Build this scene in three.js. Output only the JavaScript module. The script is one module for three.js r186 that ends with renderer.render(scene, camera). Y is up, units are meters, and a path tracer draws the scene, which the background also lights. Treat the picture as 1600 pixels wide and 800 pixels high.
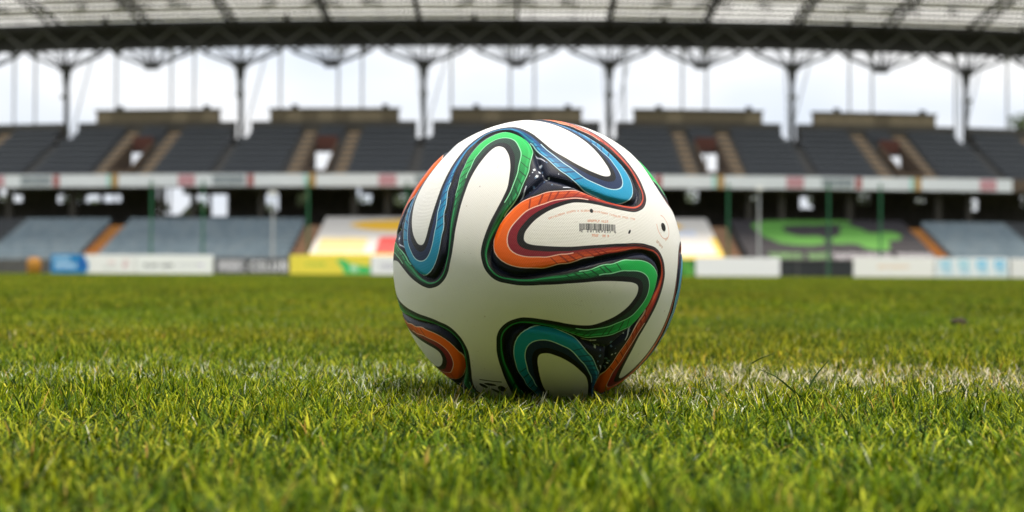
import * as THREE from 'three';
import { mergeGeometries } from 'three/addons/utils/BufferGeometryUtils.js';
import { RoundedBoxGeometry } from 'three/addons/geometries/RoundedBoxGeometry.js';
import { ImprovedNoise } from 'three/addons/math/ImprovedNoise.js';

// ---------------------------------------------------------------- camera, sky, sun, exposure
const scene = new THREE.Scene();
const camera = new THREE.PerspectiveCamera(2 * Math.atan(400 / 1716) * 180 / Math.PI, 2, 0.05, 4000);
camera.rotation.order = 'YXZ';
camera.rotation.set(0.0166, 0, 0.0046);
const ballFromCamera = new THREE.Vector3(0.0195, -0.0062, -0.84215);   // measured in the camera's axes
camera.updateMatrixWorld();
const ballOffset = ballFromCamera.clone().applyQuaternion(camera.quaternion);
const BALL_R = 0.11;
camera.position.set(0, BALL_R - 0.007 - ballOffset.y, 0);
camera.focus = 0.76;
camera.userData.fStop = 6.2;
camera.updateMatrixWorld();
const EYE = camera.position.y;

const noise = new ImprovedNoise();
const fbm = (x, y, z, n = 4) => { let s = 0, a = 0.5; for (let i = 0; i < n; i++) { s += a * noise.noise(x, y, z); x *= 2.03; y *= 2.03; z *= 2.03; a *= 0.5; } return s; };
function rng(seed) { let a = seed >>> 0; return () => { a = (a + 0x6D2B79F5) | 0; let t = Math.imul(a ^ (a >>> 15), 1 | a); t = (t + Math.imul(t ^ (t >>> 7), 61 | t)) ^ t; return ((t ^ (t >>> 14)) >>> 0) / 4294967296; }; }

{ // bright broken overcast
  const W = 1024, H = 512, data = new Float32Array(W * H * 4);
  for (let j = 0; j < H; j++) {
    const el = (j + 0.5) / H * Math.PI - Math.PI / 2, sy = Math.sin(el), c = Math.cos(el);
    for (let i = 0; i < W; i++) {
      const az = (i + 0.5) / W * 2 * Math.PI, x = c * Math.cos(az), z = c * Math.sin(az);
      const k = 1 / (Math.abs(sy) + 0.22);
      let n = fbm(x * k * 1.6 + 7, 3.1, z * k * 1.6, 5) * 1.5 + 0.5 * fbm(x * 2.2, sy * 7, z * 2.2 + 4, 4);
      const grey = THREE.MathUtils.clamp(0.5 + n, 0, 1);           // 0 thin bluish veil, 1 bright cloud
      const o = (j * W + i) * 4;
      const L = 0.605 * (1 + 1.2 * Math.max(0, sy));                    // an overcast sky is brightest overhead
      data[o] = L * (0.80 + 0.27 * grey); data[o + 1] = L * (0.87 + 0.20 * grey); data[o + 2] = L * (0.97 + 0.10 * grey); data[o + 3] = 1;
    }
  }
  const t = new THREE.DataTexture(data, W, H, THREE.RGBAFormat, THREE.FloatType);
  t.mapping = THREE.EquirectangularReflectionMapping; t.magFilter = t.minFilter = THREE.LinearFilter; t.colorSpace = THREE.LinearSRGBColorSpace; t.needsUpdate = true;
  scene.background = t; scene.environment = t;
}
const sun = new THREE.DirectionalLight(0xfff4e4, 3.3);
sun.position.set(13, 70, 6); sun.target.position.set(0, 0, -1);
sun.castShadow = true; sun.shadow.radius = 14; sun.shadow.mapSize.set(2048, 2048);
Object.assign(sun.shadow.camera, { left: -60, right: 60, top: 60, bottom: -60, near: 1, far: 300 });
scene.add(sun, sun.target);
const renderer = new THREE.WebGLRenderer();
renderer.toneMapping = THREE.LinearToneMapping;
renderer.toneMappingExposure = 1.5;
renderer.shadowMap.enabled = true;

// ---------------------------------------------------------------- helpers
const lin = (r, g, b) => new THREE.Color().setRGB(r, g, b);
const std = (c, roughness = 0.8, extra = {}) => new THREE.MeshStandardMaterial({ color: c, roughness, side: THREE.DoubleSide, ...extra });
const taken = {};
function numbered(name) { const n = (taken[name] = (taken[name] ?? -1) + 1); return n ? `${name}_${String(n).padStart(3, '0')}` : name; }
function shade(o) { o.castShadow = o.receiveShadow = true; return o; }
function tag(o, label, category, group) { o.userData.label = label; o.userData.category = category; if (group) o.userData.group = group; return o; }
function thing(name, label, category, group) { const o = new THREE.Group(); o.name = numbered(name); scene.add(o); return tag(o, label, category, group); }
function part(name, geometry, material, parent) { const m = shade(new THREE.Mesh(geometry, material)); m.name = name; parent.add(m); return m; }
function structure(name, geometry, material, label) { const m = shade(new THREE.Mesh(geometry, material)); m.name = name; m.userData.kind = 'structure'; if (label) { m.userData.label = label; } scene.add(m); return m; }
function box(x0, x1, y0, y1, z0, z1) { const g = new THREE.BoxGeometry(x1 - x0, y1 - y0, z1 - z0); g.translate((x0 + x1) / 2, (y0 + y1) / 2, (z0 + z1) / 2); return g; }
const V = (x, y, z) => new THREE.Vector3(x, y, z);
function bar(a, b, r, sides = 6, r2 = r) {
  const d = b.clone().sub(a), g = new THREE.CylinderGeometry(r2, r, d.length(), sides);
  g.applyQuaternion(new THREE.Quaternion().setFromUnitVectors(V(0, 1, 0), d.clone().normalize()));
  g.translate((a.x + b.x) / 2, (a.y + b.y) / 2, (a.z + b.z) / 2); return g;
}
function canvasTexture(w, h, draw) {
  const c = document.createElement('canvas'); c.width = w; c.height = h; draw(c.getContext('2d'), w, h);
  const t = new THREE.CanvasTexture(c); t.colorSpace = THREE.SRGBColorSpace; t.magFilter = THREE.LinearFilter; t.anisotropy = 8; return t;
}
// a tileable blotchy map round a base colour, for concrete, paint and steel
function blotchTexture(base, spread, seed, size = 256) {
  const data = new Uint8Array(size * size * 4), r = rng(seed);
  for (let j = 0; j < size; j++) for (let i = 0; i < size; i++) {
    const a = i / size * 2 * Math.PI, b = j / size * 2 * Math.PI;
    const n = fbm(Math.cos(a) * 1.6 + seed, Math.sin(a) * 1.6 + Math.cos(b) * 1.6, Math.sin(b) * 1.6 + seed * 0.3, 5) * 1.6
      + 0.5 * noise.noise(Math.cos(a) * 9, Math.sin(a) * 9 + seed, Math.cos(b) * 2) + (r() - 0.5) * 0.25;
    const k = 1 + spread * n, o = (j * size + i) * 4;
    for (let q = 0; q < 3; q++) data[o + q] = THREE.MathUtils.clamp(base[q] * k, 0, 255);
    data[o + 3] = 255;
  }
  const t = new THREE.DataTexture(data, size, size); t.wrapS = t.wrapT = THREE.RepeatWrapping; t.magFilter = THREE.LinearFilter; t.colorSpace = THREE.SRGBColorSpace; t.needsUpdate = true; return t;
}
const mat = {
  concrete: std(0xffffff, 0.9, { map: blotchTexture([128, 118, 104], 0.32, 3) }),
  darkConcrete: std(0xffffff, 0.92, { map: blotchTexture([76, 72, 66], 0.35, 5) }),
  deck: std(0xffffff, 0.92, { map: blotchTexture([92, 90, 88], 0.25, 8) }),
  wallPanel: std(0xffffff, 0.9, { map: blotchTexture([132, 119, 98], 0.35, 11) }),
  wallPanelDark: std(0xffffff, 0.9, { map: blotchTexture([108, 97, 79], 0.35, 12) }),
  tan: std(0xffffff, 0.85, { map: blotchTexture([166, 142, 112], 0.22, 13) }),
  orangeStep: std(0xffffff, 0.8, { map: blotchTexture([182, 126, 62], 0.22, 14) }),
  orangeNosing: std(0x8a5428, 0.8),
  brownStep: std(0xffffff, 0.85, { map: blotchTexture([160, 128, 100], 0.25, 15) }),
  brownNosing: std(0x6a4a36, 0.85),
  rust: std(0xffffff, 0.85, { map: blotchTexture([88, 50, 40], 0.35, 16) }),
  brown: std(0xffffff, 0.88, { map: blotchTexture([92, 76, 62], 0.3, 17) }),
  whitePaint: std(0xe9e9e6, 0.55),
  fascia: std(0xffffff, 0.6, { map: blotchTexture([226, 228, 230], 0.07, 18) }),
  steelDark: std(lin(0.026, 0.025, 0.022), 0.6, { metalness: 0.2 }),
  steelGrey: std(lin(0.16, 0.16, 0.155), 0.55, { metalness: 0.2 }),
  poleGrey: std(lin(0.42, 0.43, 0.44), 0.5),
  roofDark: std(lin(0.03, 0.029, 0.025), 0.9),
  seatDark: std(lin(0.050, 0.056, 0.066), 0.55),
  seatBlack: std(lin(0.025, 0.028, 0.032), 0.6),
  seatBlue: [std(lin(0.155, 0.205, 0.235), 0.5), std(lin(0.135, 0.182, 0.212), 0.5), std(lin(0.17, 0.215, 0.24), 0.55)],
  pink: std(0xc48f95, 0.6), red: std(0xa8615e, 0.6), amber: std(0xb08a4a, 0.6), teal: std(0xa9d6cb, 0.6),
  greenPole: std(0x17623c, 0.5), bark: std(lin(0.07, 0.055, 0.04), 0.95),
  soil: std(lin(0.035, 0.024, 0.012), 0.95),
};

// ---------------------------------------------------------------- ground and pitch
{
  const g = new THREE.CircleGeometry(1800, 96); g.rotateX(-Math.PI / 2); g.translate(0, -0.02, 0);
  structure('ground', g, std(0xffffff, 0.95, { map: (() => { const t = blotchTexture([96, 102, 62], 0.3, 21); t.repeat.set(300, 300); return t; })() }));
  const p = new THREE.PlaneGeometry(110, 78, 1, 1); p.rotateX(-Math.PI / 2); p.translate(0, 0, -34.2);
  structure('pitch', p, std(0xffffff, 0.95, { map: (() => { const t = blotchTexture([78, 82, 26], 0.45, 22, 512); t.repeat.set(110, 78); return t; })() }));
}

// ---------------------------------------------------------------- the stand: bays set round a shallow arc
const RC = 267, FRONT = 80, STEP = 0.0561, THETA0 = 0.00115;
const bayAngle = (k) => THETA0 + k * STEP;
const halfWidth = (w) => (RC - w) * Math.tan(STEP / 2);          // half the bay at depth w behind the fascia
function intoBay(o, k) { const t = bayAngle(k); o.position.set(RC * Math.sin(t), 0, -(FRONT + RC) + RC * Math.cos(t)); o.rotation.y = t; return o; }
function onArc(theta, w, y) { return V((RC - w) * Math.sin(theta), y, -(FRONT + RC) + (RC - w) * Math.cos(theta)); }
const BAYS = [-3, -2, -1, 0, 1, 2, 3];
const where = { '-3': 'leftmost bay of the stand', '-2': 'second bay from the left', '-1': 'bay just left of the football', 0: 'bay behind the football', 1: 'bay just right of the football', 2: 'second bay from the right', 3: 'rightmost bay of the stand' };

// one moulded seat: pan and backrest in one shell
const seatShape = (() => {
  const s = new THREE.Shape();
  s.moveTo(0.21, 0.36); s.lineTo(0.22, 0.40); s.lineTo(0.16, 0.43); s.lineTo(-0.10, 0.40); s.lineTo(-0.17, 0.44); s.lineTo(-0.235, 0.76); s.lineTo(-0.265, 0.755); s.lineTo(-0.21, 0.42); s.lineTo(-0.13, 0.355); s.lineTo(-0.02, 0.355); s.lineTo(-0.02, 0.0); s.lineTo(-0.08, 0.0); s.lineTo(-0.08, 0.34);
  const g = new THREE.ExtrudeGeometry(s, { depth: 0.43, bevelEnabled: false }); g.translate(0, 0, -0.215); g.rotateY(-Math.PI / 2); return g;   // faces +z
})();

// lower tier
const LOW = { rows: 8, tread: 0.75, rise: 0.40, y0: 0.62, z0: 5.0 };
function lowerBlock(k) {
  const outer = Math.abs(k) === 3;
  const o = intoBay(thing('lower_seating_block', ({ '-3': 'dark lower seating block at the far left end of the stand', '-2': 'blue grey lower seats with wide orange stair above the blue advertising board', '-1': 'lower seating block with brown stair left of the white and yellow banner', 0: 'lower terrace hidden behind the football under the yellow and white banner', 1: 'lower terrace with brown stair right of the football', 2: 'lower seating block with orange stair beside the black and green banner', 3: 'dark lower seating block at the far right end of the stand' })[k], 'seating', 'lower tier blocks'), k);
  for (let i = 0; i < LOW.rows; i++) {
    const zf = LOW.z0 - i * LOW.tread, y = LOW.y0 + i * LOW.rise, hw = halfWidth(-zf) - 0.005;
    part('terrace_step', box(-hw, hw, i ? y - LOW.rise - 0.1 : 0, y, zf - LOW.tread, zf - 0.002 * (i % 2)), mat.deck, o);
  }
  const orange = Math.abs(k) === 2;
  for (let i = 0; i < LOW.rows; i++) for (let h = 0; h < 2; h++) {
    const zf = LOW.z0 - i * LOW.tread, y = LOW.y0 + i * LOW.rise;
    const t = part('stair_tread', box(-0.66, 0.66, y + 0.003 + (h ? 0 : -LOW.rise), y + (h ? LOW.rise / 2 : 0.012), zf - (h ? 0.74 : 0.38), zf - (h ? 0.4 : -0.02)), outer ? mat.darkConcrete : orange ? mat.orangeStep : mat.brownStep, o);
    if (!outer) part('nosing', box(-0.64, 0.64, y + (h ? LOW.rise / 2 + 0.003 : 0.015), y + (h ? LOW.rise / 2 + 0.02 : 0.03), zf - (h ? 0.47 : 0.05), zf - (h ? 0.385 : -0.035)), orange ? mat.orangeNosing : mat.brownNosing, t);
  }
  const sides = k === -2 ? [-1, 1] : k === -1 ? [-1] : k === 2 ? [1] : outer ? [-1, 1] : [];
  const r = rng(50 + k);
  for (const side of sides) for (let i = 0; i < LOW.rows; i++) {
    const zf = LOW.z0 - i * LOW.tread, y = LOW.y0 + i * LOW.rise, hw = halfWidth(-zf) - 0.25;
    const row = [];
    const count = Math.round((hw - 0.98) / 0.5);
    for (let q = 0; q <= count; q++) {
      const x = 0.98 + q * (hw - 0.98) / count;
      if (outer) { const g = seatShape.clone(); g.translate(side * x, y, zf - 0.42); row.push(g); continue; }
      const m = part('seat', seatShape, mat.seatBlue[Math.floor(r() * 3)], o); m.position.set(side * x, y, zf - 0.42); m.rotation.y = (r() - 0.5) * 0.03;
    }
    if (row.length) part('seat_row', mergeGeometries(row), mat.seatBlack, o).userData.kind = 'stuff';
  }
  const f = part('front_wall', box(-halfWidth(-5.3), halfWidth(-5.3), 0, 1.0, 5.16, 5.32), k === -2 || k === -3 ? mat.deck : mat.seatBlack, o);
  for (let x = -6; x <= 6; x += 2) part('rail_post', bar(V(x, 0, 5.4), V(x, 1.16, 5.4), 0.035), mat.steelGrey, o);
  part('rail', bar(V(-halfWidth(-5.4), 1.16, 5.4), V(halfWidth(-5.4), 1.16, 5.4), 0.03), mat.steelGrey, o);
}
BAYS.forEach(lowerBlock);

// concourse behind the lower tier
function concourse(k) {
  const o = intoBay(thing('concourse', ({ '-3': 'dark concourse opening at the far left below the upper tier', '-2': 'concourse with bright openings above the blue grey seats at left', '-1': 'dim concourse left of the football, trees showing through', 0: 'dim concourse hidden behind the football', 1: 'dim concourse right of the football under the white fascia', 2: 'dark concourse with pale pillars above the black banner', 3: 'dark concourse at the far right under the upper tier' })[k], 'concourse', 'concourse bays'), k);
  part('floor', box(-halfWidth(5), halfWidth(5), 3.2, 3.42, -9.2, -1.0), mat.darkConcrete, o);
  const hw = halfWidth(9) - 0.01, back = [];
  const open = { '-3': [[-0.4, 1.7, 6.0, 7.5], [4.9, 7.0, 5.9, 7.6]], '-2': [[-7.0, -5.75, 5.9, 7.6], [-5.45, -3.9, 5.95, 7.6], [-0.8, 3.55, 4.85, 7.6], [3.85, 5.25, 4.75, 7.6]], '-1': [[-6.0, -4.9, 5.2, 7.5], [-3.4, -2.4, 5.6, 7.5], [1.5, 2.7, 5.8, 7.5], [4.6, 5.7, 5.6, 7.5]] }[k] ?? [[-5.6, -4.5, 5.6, 7.4], [-0.6, 0.4, 6.0, 7.4], [4.4, 5.2, 6.2, 7.4]];
  let x = -hw;
  for (const [a, b, y0, y1] of open) {
    if (a > x) back.push(box(x, a, 0, 7.9, -9.2, -9.0));
    back.push(box(a, b, 0, y0, -9.2, -9.0), box(a, b, y1, 7.9, -9.2, -9.0)); x = b;
  }
  if (x < hw) back.push(box(x, hw, 0, 7.9, -9.2, -9.0));
  const roofShape = new THREE.Shape(); roofShape.moveTo(0.2, 6.48); roofShape.lineTo(9.25, 7.62); roofShape.lineTo(9.25, 7.9); roofShape.lineTo(0.2, 6.6);
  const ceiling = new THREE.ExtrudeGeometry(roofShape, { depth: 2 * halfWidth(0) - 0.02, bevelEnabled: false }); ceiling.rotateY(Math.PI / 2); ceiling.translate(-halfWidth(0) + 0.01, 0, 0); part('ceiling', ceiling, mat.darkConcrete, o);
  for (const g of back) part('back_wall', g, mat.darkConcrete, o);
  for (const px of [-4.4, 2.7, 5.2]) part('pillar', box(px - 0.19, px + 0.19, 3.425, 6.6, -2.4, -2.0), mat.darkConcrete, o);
}
BAYS.forEach(concourse);

// upper tier
const UP = { rows: 9, tread: 0.75, rise: 0.52, y0: 6.9, z0: -0.16 };
function upperBlock(k) {
  const o = intoBay(thing('upper_seating_block', `dark upper tier seating with vomitory doorway, ${where[k]}`, 'seating', 'upper tier blocks'), k);
  for (let i = 0; i < UP.rows; i++) {
    const zf = UP.z0 - i * UP.tread, y = UP.y0 + i * UP.rise, hw = halfWidth(-zf) - 0.005;
    const cut = i > 6 ? 0.62 : 0, spans = i < 6 ? [[-hw, -0.96], [0.96, hw]] : [[-hw + cut, hw - cut]];
    for (const [a, b] of spans) part('terrace_step', mergeGeometries([box(a, b, y - 0.14, y, zf - UP.tread - 0.1, zf), box(a, b, y - UP.rise, y - 0.14, zf - 0.12, zf)]), mat.deck, o);
    const row = [];
    for (let x = -hw + 0.55; x < hw - 0.5; x += 0.5) {
      if (cut && Math.abs(x) > hw - 0.9) continue;
      const ax = Math.abs(x);
      if (ax < (i < 6 ? 2.5 : 2.5) && !(i >= 7 && ax < 1.1)) continue;
      const g = seatShape.clone(); g.translate(x, y, zf - 0.44); row.push(g);
    }
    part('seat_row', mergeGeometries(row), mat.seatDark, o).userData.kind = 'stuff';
  }
  for (const s of [-1, 1]) {
    for (let i = 0; i < UP.rows; i++) for (let h = 0; h < 2; h++) {
      const zf = UP.z0 - i * UP.tread, y = UP.y0 + i * UP.rise, x0 = s > 0 ? 1.32 : -2.2;
      part('stair_tread', box(x0, x0 + 0.88, y + 0.003, y + (h ? UP.rise / 2 : 0.03), zf - (h ? 0.745 : 0.38), zf - (h ? 0.39 : -0.012)), mat.tan, o);
    }
    // sloping parapet beside the doorway
    const sh = new THREE.Shape(); sh.moveTo(0.7, 6.4); sh.lineTo(0.7, 7.95); sh.lineTo(4.5, 10.35); sh.lineTo(4.5, 6.6);
    const g = new THREE.ExtrudeGeometry(sh, { depth: 0.14, bevelEnabled: false }); g.rotateY(Math.PI / 2); g.translate(s > 0 ? 0.81 : -0.95, 0, 0);
    part('doorway_parapet', g, mat.brown, o);
  }
  part('doorway_floor', box(-0.80, 0.80, 7.36, 7.46, -7.0, -0.95), mat.deck, o);
  part('doorway_barrier', box(-0.80, 0.80, 7.0, 7.8, -0.92, -0.8), mat.brown, o);
  part('doorway_lintel', box(-0.80, 0.80, 9.72, 10.75, -4.78, -4.55), mat.rust, o);
  part('doorway_ceiling', box(-0.80, 0.80, 9.62, 9.715, -5.2, -4.55), mat.darkConcrete, o);
  const hw = halfWidth(7.1) - 0.005;
  for (const [a, b, y0, y1] of [[-hw, -2.3, 6.4, 10.9], [2.3, hw, 6.4, 10.9], [-2.3, 2.3, 10.3, 10.9], [-hw + 0.62, hw - 0.62, 10.9, 12.26]]) part('rear_wall', box(a, b, y0, y1, -7.2, -7.03), mat.darkConcrete, o);
}
BAYS.forEach(upperBlock);

// fascia along the front of the upper tier
function fascia(k) {
  const o = intoBay(thing('tier_fascia', `white fascia band with pink and amber signs, ${where[k]}`, 'fascia', 'fascia bands of the upper tier'), k);
  const hw = halfWidth(0) - 0.004;
  part('fascia_panel', box(-hw, hw, 6.47, 7.4, -0.15, 0), k === 3 ? mat.brown : mat.fascia, o);
  if (k === 3) return;
  part('sign', box(4.9, 6.2, 6.53, 7.34, 0.003, 0.03), mat.pink, o);
  part('sign', box(-4.85, -4.35, 6.5, 7.37, 0.003, 0.03), mat.red, o);
  part('sign', box(-0.25, 0.25, 6.45, 7.42, 0.003, 0.05), mat.amber, o);
  part('sign', box(-0.62, -0.3, 6.5, 7.37, 0.003, 0.03), mat.teal, o);
  const lettering = canvasTexture(256, 64, (c, w, h) => {
    const r = rng(77); c.fillStyle = '#aab0b3'; c.fillRect(0, 0, w, h); c.fillStyle = '#3f4a50';
    for (let x = 10; x < w - 20; x += 17) { const tall = 26 + r() * 14; c.fillRect(x, 12, 5, tall); if (r() > 0.3) c.fillRect(x + 7, 12, 4, tall); if (r() > 0.4) c.fillRect(x, 12 + tall * 0.4, 11, 5); if (r() > 0.5) c.fillRect(x, 8 + tall, 11, 5); }
  });
  part('sign', box(-hw + 0.05, -5.0, 6.55, 7.32, 0.003, 0.03), std(0xffffff, 0.6, { map: lettering }), o);
}
BAYS.forEach(fascia);

// parapet blocks at the back, with panels
function parapet(k) {
  const o = intoBay(thing('parapet_wall', `brown panelled concrete parapet above the upper seats, ${where[k]}`, 'wall', 'parapet blocks'), k);
  part('wall', box(-5.2, 5.2, 11.9, 13.18, -7.5, -7.22), mat.wallPanelDark, o);
  const n = 8, w = 10.3 / n, r = rng(90 + k);
  for (let i = 0; i < n; i++) part('panel', box(-5.15 + i * w + 0.03, -5.15 + (i + 1) * w - 0.03, 12.28, 13.1, -7.217, -7.15 - r() * 0.02), r() > 0.45 ? mat.wallPanel : mat.wallPanelDark, o);
  part('coping', box(-5.3, 5.3, 13.184, 13.32, -7.56, -7.1), mat.darkConcrete, o);
  for (const x of [-3.2, 4.1]) { const l = part('floodlight', new RoundedBoxGeometry(0.5, 0.26, 0.3, 2, 0.05), mat.steelDark, o); l.position.set(x, 13.49, -7.3); part('bracket', box(-0.06, 0.06, -0.17, -0.1, -0.06, 0.06), mat.steelDark, l); }
}
[-2, -1, 0, 1, 2].forEach(parapet);

// roof supports: steel posts standing in notches at the bay joints
function column(k) {
  const o = intoBay(thing('roof_column', ({ '-3': 'leftmost dark roof column, standing in a gap of the upper seats', '-2': 'second dark roof column from the left', '-1': 'roof column just above and left of the football', 0: 'roof column just above and right of the football', 1: 'second dark roof column from the right', 2: 'rightmost dark roof column, standing in a gap of the upper seats' })[k], 'column', 'roof columns'), k + 0.5);
  part('post', bar(V(0, 10.6, -6.3), V(0, 16.7, -6.2), 0.2, 10, 0.2), mat.steelDark, o);
  part('post_head', bar(V(0, 15.5, -6.2), V(0, 16.9, -6.2), 0.25, 10, 0.42), mat.steelDark, o);
  part('base_plate', box(-0.45, 0.45, 10.5, 10.62, -6.7, -5.9), mat.steelGrey, o);
  part('brace', bar(V(0.1, 11.2, -6.9), V(1.9, 18.0, -6.9), 0.055, 6), mat.poleGrey, o);
  part('brace', bar(V(-0.1, 11.2, -6.9), V(-0.5, 16.6, -6.4), 0.05, 6), mat.poleGrey, o);
  part('bracket', box(-0.3, 0.3, 14.1, 14.4, -6.2, -5.9), mat.steelGrey, o);
}
[-3, -2, -1, 0, 1, 2].forEach(column);

// struts fanning up from the nodes to the girder, at every half bay
function strutFan(j) {                                             // j counts half bays
  const onColumn = Math.abs(j % 2) === 1;
  const o = intoBay(thing('strut_fan', `dark steel strut fan ${onColumn ? 'topping' : 'hanging beside'} ${['the far left end', 'the leftmost column', 'the parapet at left', 'the second column from left', 'the parapet left of the football', 'the column left of the football', 'the parapet behind the football', 'the column right of the football', 'the parapet right of the football', 'the second column from right', 'the parapet at right', 'the rightmost column', 'the far right end'][j + 6]}`, 'roof truss', 'strut fans under the girder'), j / 2);
  part('node', bar(V(-0.55, 16.62, -6.1), V(0.55, 16.62, -6.1), 0.27, 8), mat.steelDark, o);
  for (const s of [-1, 1]) {
    part('lower_chord', bar(V(s * 0.4, 16.65, -6.1), V(s * 3.0, 17.62, -6.1), 0.13), mat.steelDark, o);
    part('strut', bar(V(s * 3.0, 17.62, -6.1), V(s * 2.3, 18.1, -6.1), 0.12), mat.steelDark, o);
    part('strut', bar(V(s * 3.0, 17.62, -6.1), V(s * 3.55, 18.1, -6.1), 0.12), mat.steelDark, o);
    for (const [x, z] of [[0.5, -5.2], [0.9, -6.7], [1.3, -6.4], [1.7, -5.0], [2.0, -5.4], [2.6, -6.6]]) part('strut', bar(V(s * 0.2, 16.7, -6.1), V(s * x, 18.1, z), 0.045), mat.steelDark, o);
  }
  part('strut', bar(V(0, 16.7, -6.1), V(0, 18.1, -6.0), 0.13), mat.steelDark, o);
}
for (let j = -6; j <= 6; j++) strutFan(j);

// girder, rear roof and translucent front roof
function girder(k) {
  const o = intoBay(thing('roof_girder', `dark lattice girder carrying the roof, ${where[k]}`, 'girder', 'girder bays'), k);
  const hw = halfWidth(6) - 0.004;
  part('bottom_chord', box(-hw, hw, 18.0, 18.3, -6.15, -5.85), mat.steelDark, o);
  part('top_chord', box(-hw, hw, 19.55, 19.85, -6.15, -5.85), mat.steelDark, o);
  for (let i = 0; i < 8; i++) {
    const x0 = -hw + i * hw / 4, x1 = x0 + hw / 4, up = i % 2;
    part('diagonal', bar(V(x0 + 0.05, up ? 19.55 : 18.3, -6), V(x1 - 0.05, up ? 18.3 : 19.55, -6), 0.08), mat.steelGrey, o);
  }
  part('cladding', box(-hw, hw, 18.05, 19.84, -6.5, -6.4), mat.roofDark, o);
  part('rear_roof', mergeGeometries([box(-hw, hw, 19.87, 20.05, -11.2, -6.15)]), mat.roofDark, o);
}
BAYS.forEach(girder);

const clearPanel = new THREE.MeshPhysicalMaterial({ color: lin(0.88, 0.88, 0.84), roughness: 0.95, transmission: 0.8, thickness: 0, side: THREE.DoubleSide });
const dullPanel = new THREE.MeshPhysicalMaterial({ color: lin(0.42, 0.42, 0.32), roughness: 0.95, transmission: 0.5, thickness: 0, side: THREE.DoubleSide });
function roofBay(k) {
  const o = intoBay(thing('stand_roof', `translucent panel roof on dark ribs and purlins, ${where[k]}`, 'roof', 'roof bays'), k);
  const rise = 0.25, strips = 13, dz = 0.78, y = (z) => 20.0 + (z + 6) * rise;
  const r = rng(130 + k);
  for (let i = 0; i < strips; i++) {
    const z0 = -5.9 + i * dz, z1 = z0 + dz;
    for (const s of [-1, 1]) {
      const a = halfWidth(-z0) - 0.006, b = halfWidth(-z1) - 0.006;
      const g = new THREE.BufferGeometry();
      g.setAttribute('position', new THREE.Float32BufferAttribute([0.01 * s, y(z0) + 0.2, z0 + 0.01, s * a, y(z0) + 0.2, z0 + 0.01, s * b, y(z1) + 0.2, z1 - 0.01, 0.01 * s, y(z1) + 0.2, z1 - 0.01], 3));
      g.setIndex(s > 0 ? [0, 1, 2, 0, 2, 3] : [0, 2, 1, 0, 3, 2]); g.computeVertexNormals();
      part('roof_panel', g, (i + (r() > 0.85 ? 1 : 0)) % 2 ? clearPanel : dullPanel, o);
    }
    const w = halfWidth(-z0) - 0.006;
    part('purlin', box(-w, w, y(z0) - 0.02, y(z0) + 0.14, z0 - 0.09, z0 + 0.09), mat.steelDark, o);
  }
  const zEnd = -5.9 + strips * dz;
  const slope = (x, dy, t, x2 = x) => { const g = bar(V(x, y(-5.9) + dy, -5.9), V(x2, y(zEnd) + dy, zEnd), t, 5); return g; };
  const bars = []; for (let i = 1; i < 36; i++) { const f = i / 36 * 2 - 1; if (i !== 18) bars.push(slope(f * halfWidth(5.9), 0.16, 0.042, f * halfWidth(-zEnd))); }
  part('glazing_bars', mergeGeometries(bars), mat.steelGrey, o);
  const ribs = (x, x2) => {
    part('rib', slope(x, -0.02, 0.16, x2), mat.steelDark, o); part('rib', slope(x, -0.95, 0.13, x2), mat.steelDark, o);
    const n = 14; const at = (t, dy) => V(THREE.MathUtils.lerp(x, x2, t), THREE.MathUtils.lerp(y(-5.9), y(zEnd), t) + dy, THREE.MathUtils.lerp(-5.9, zEnd, t));
    const web = []; for (let i = 0; i < n; i++) web.push(bar(at(i / n, i % 2 ? -0.05 : -0.92), at((i + 1) / n, i % 2 ? -0.92 : -0.05), 0.06, 4));
    part('rib_web', mergeGeometries(web), mat.steelDark, o);
  };
  ribs(0, 0); ribs(halfWidth(5.9) - 0.2, halfWidth(-zEnd) - 0.2);
  // light cross bracing beside the centre rib
  for (const s of [-1, 1]) for (const x0 of [0.2, 3.3]) for (let i = 0; i < 9; i++) { const za = -5.6 + i * 1.0, zb = za + 1.0, x1 = x0 + 1.3; part('brace', bar(V(s * (i % 2 ? x1 : x0), y(za) - 0.3, za), V(s * (i % 2 ? x0 : x1), y(zb) - 0.7, zb), 0.06, 5), mat.steelDark, o); }
  const l = part('roof_lamp', new RoundedBoxGeometry(0.42, 0.7, 0.42, 2, 0.08), mat.steelDark, o); l.position.set(-3.3, 19.75, -4.8);
  part('lamp_stem', bar(V(0, 0.3, 0), V(0, 0.75, 0), 0.05), mat.steelDark, l);
}
BAYS.forEach(roofBay);

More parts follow.
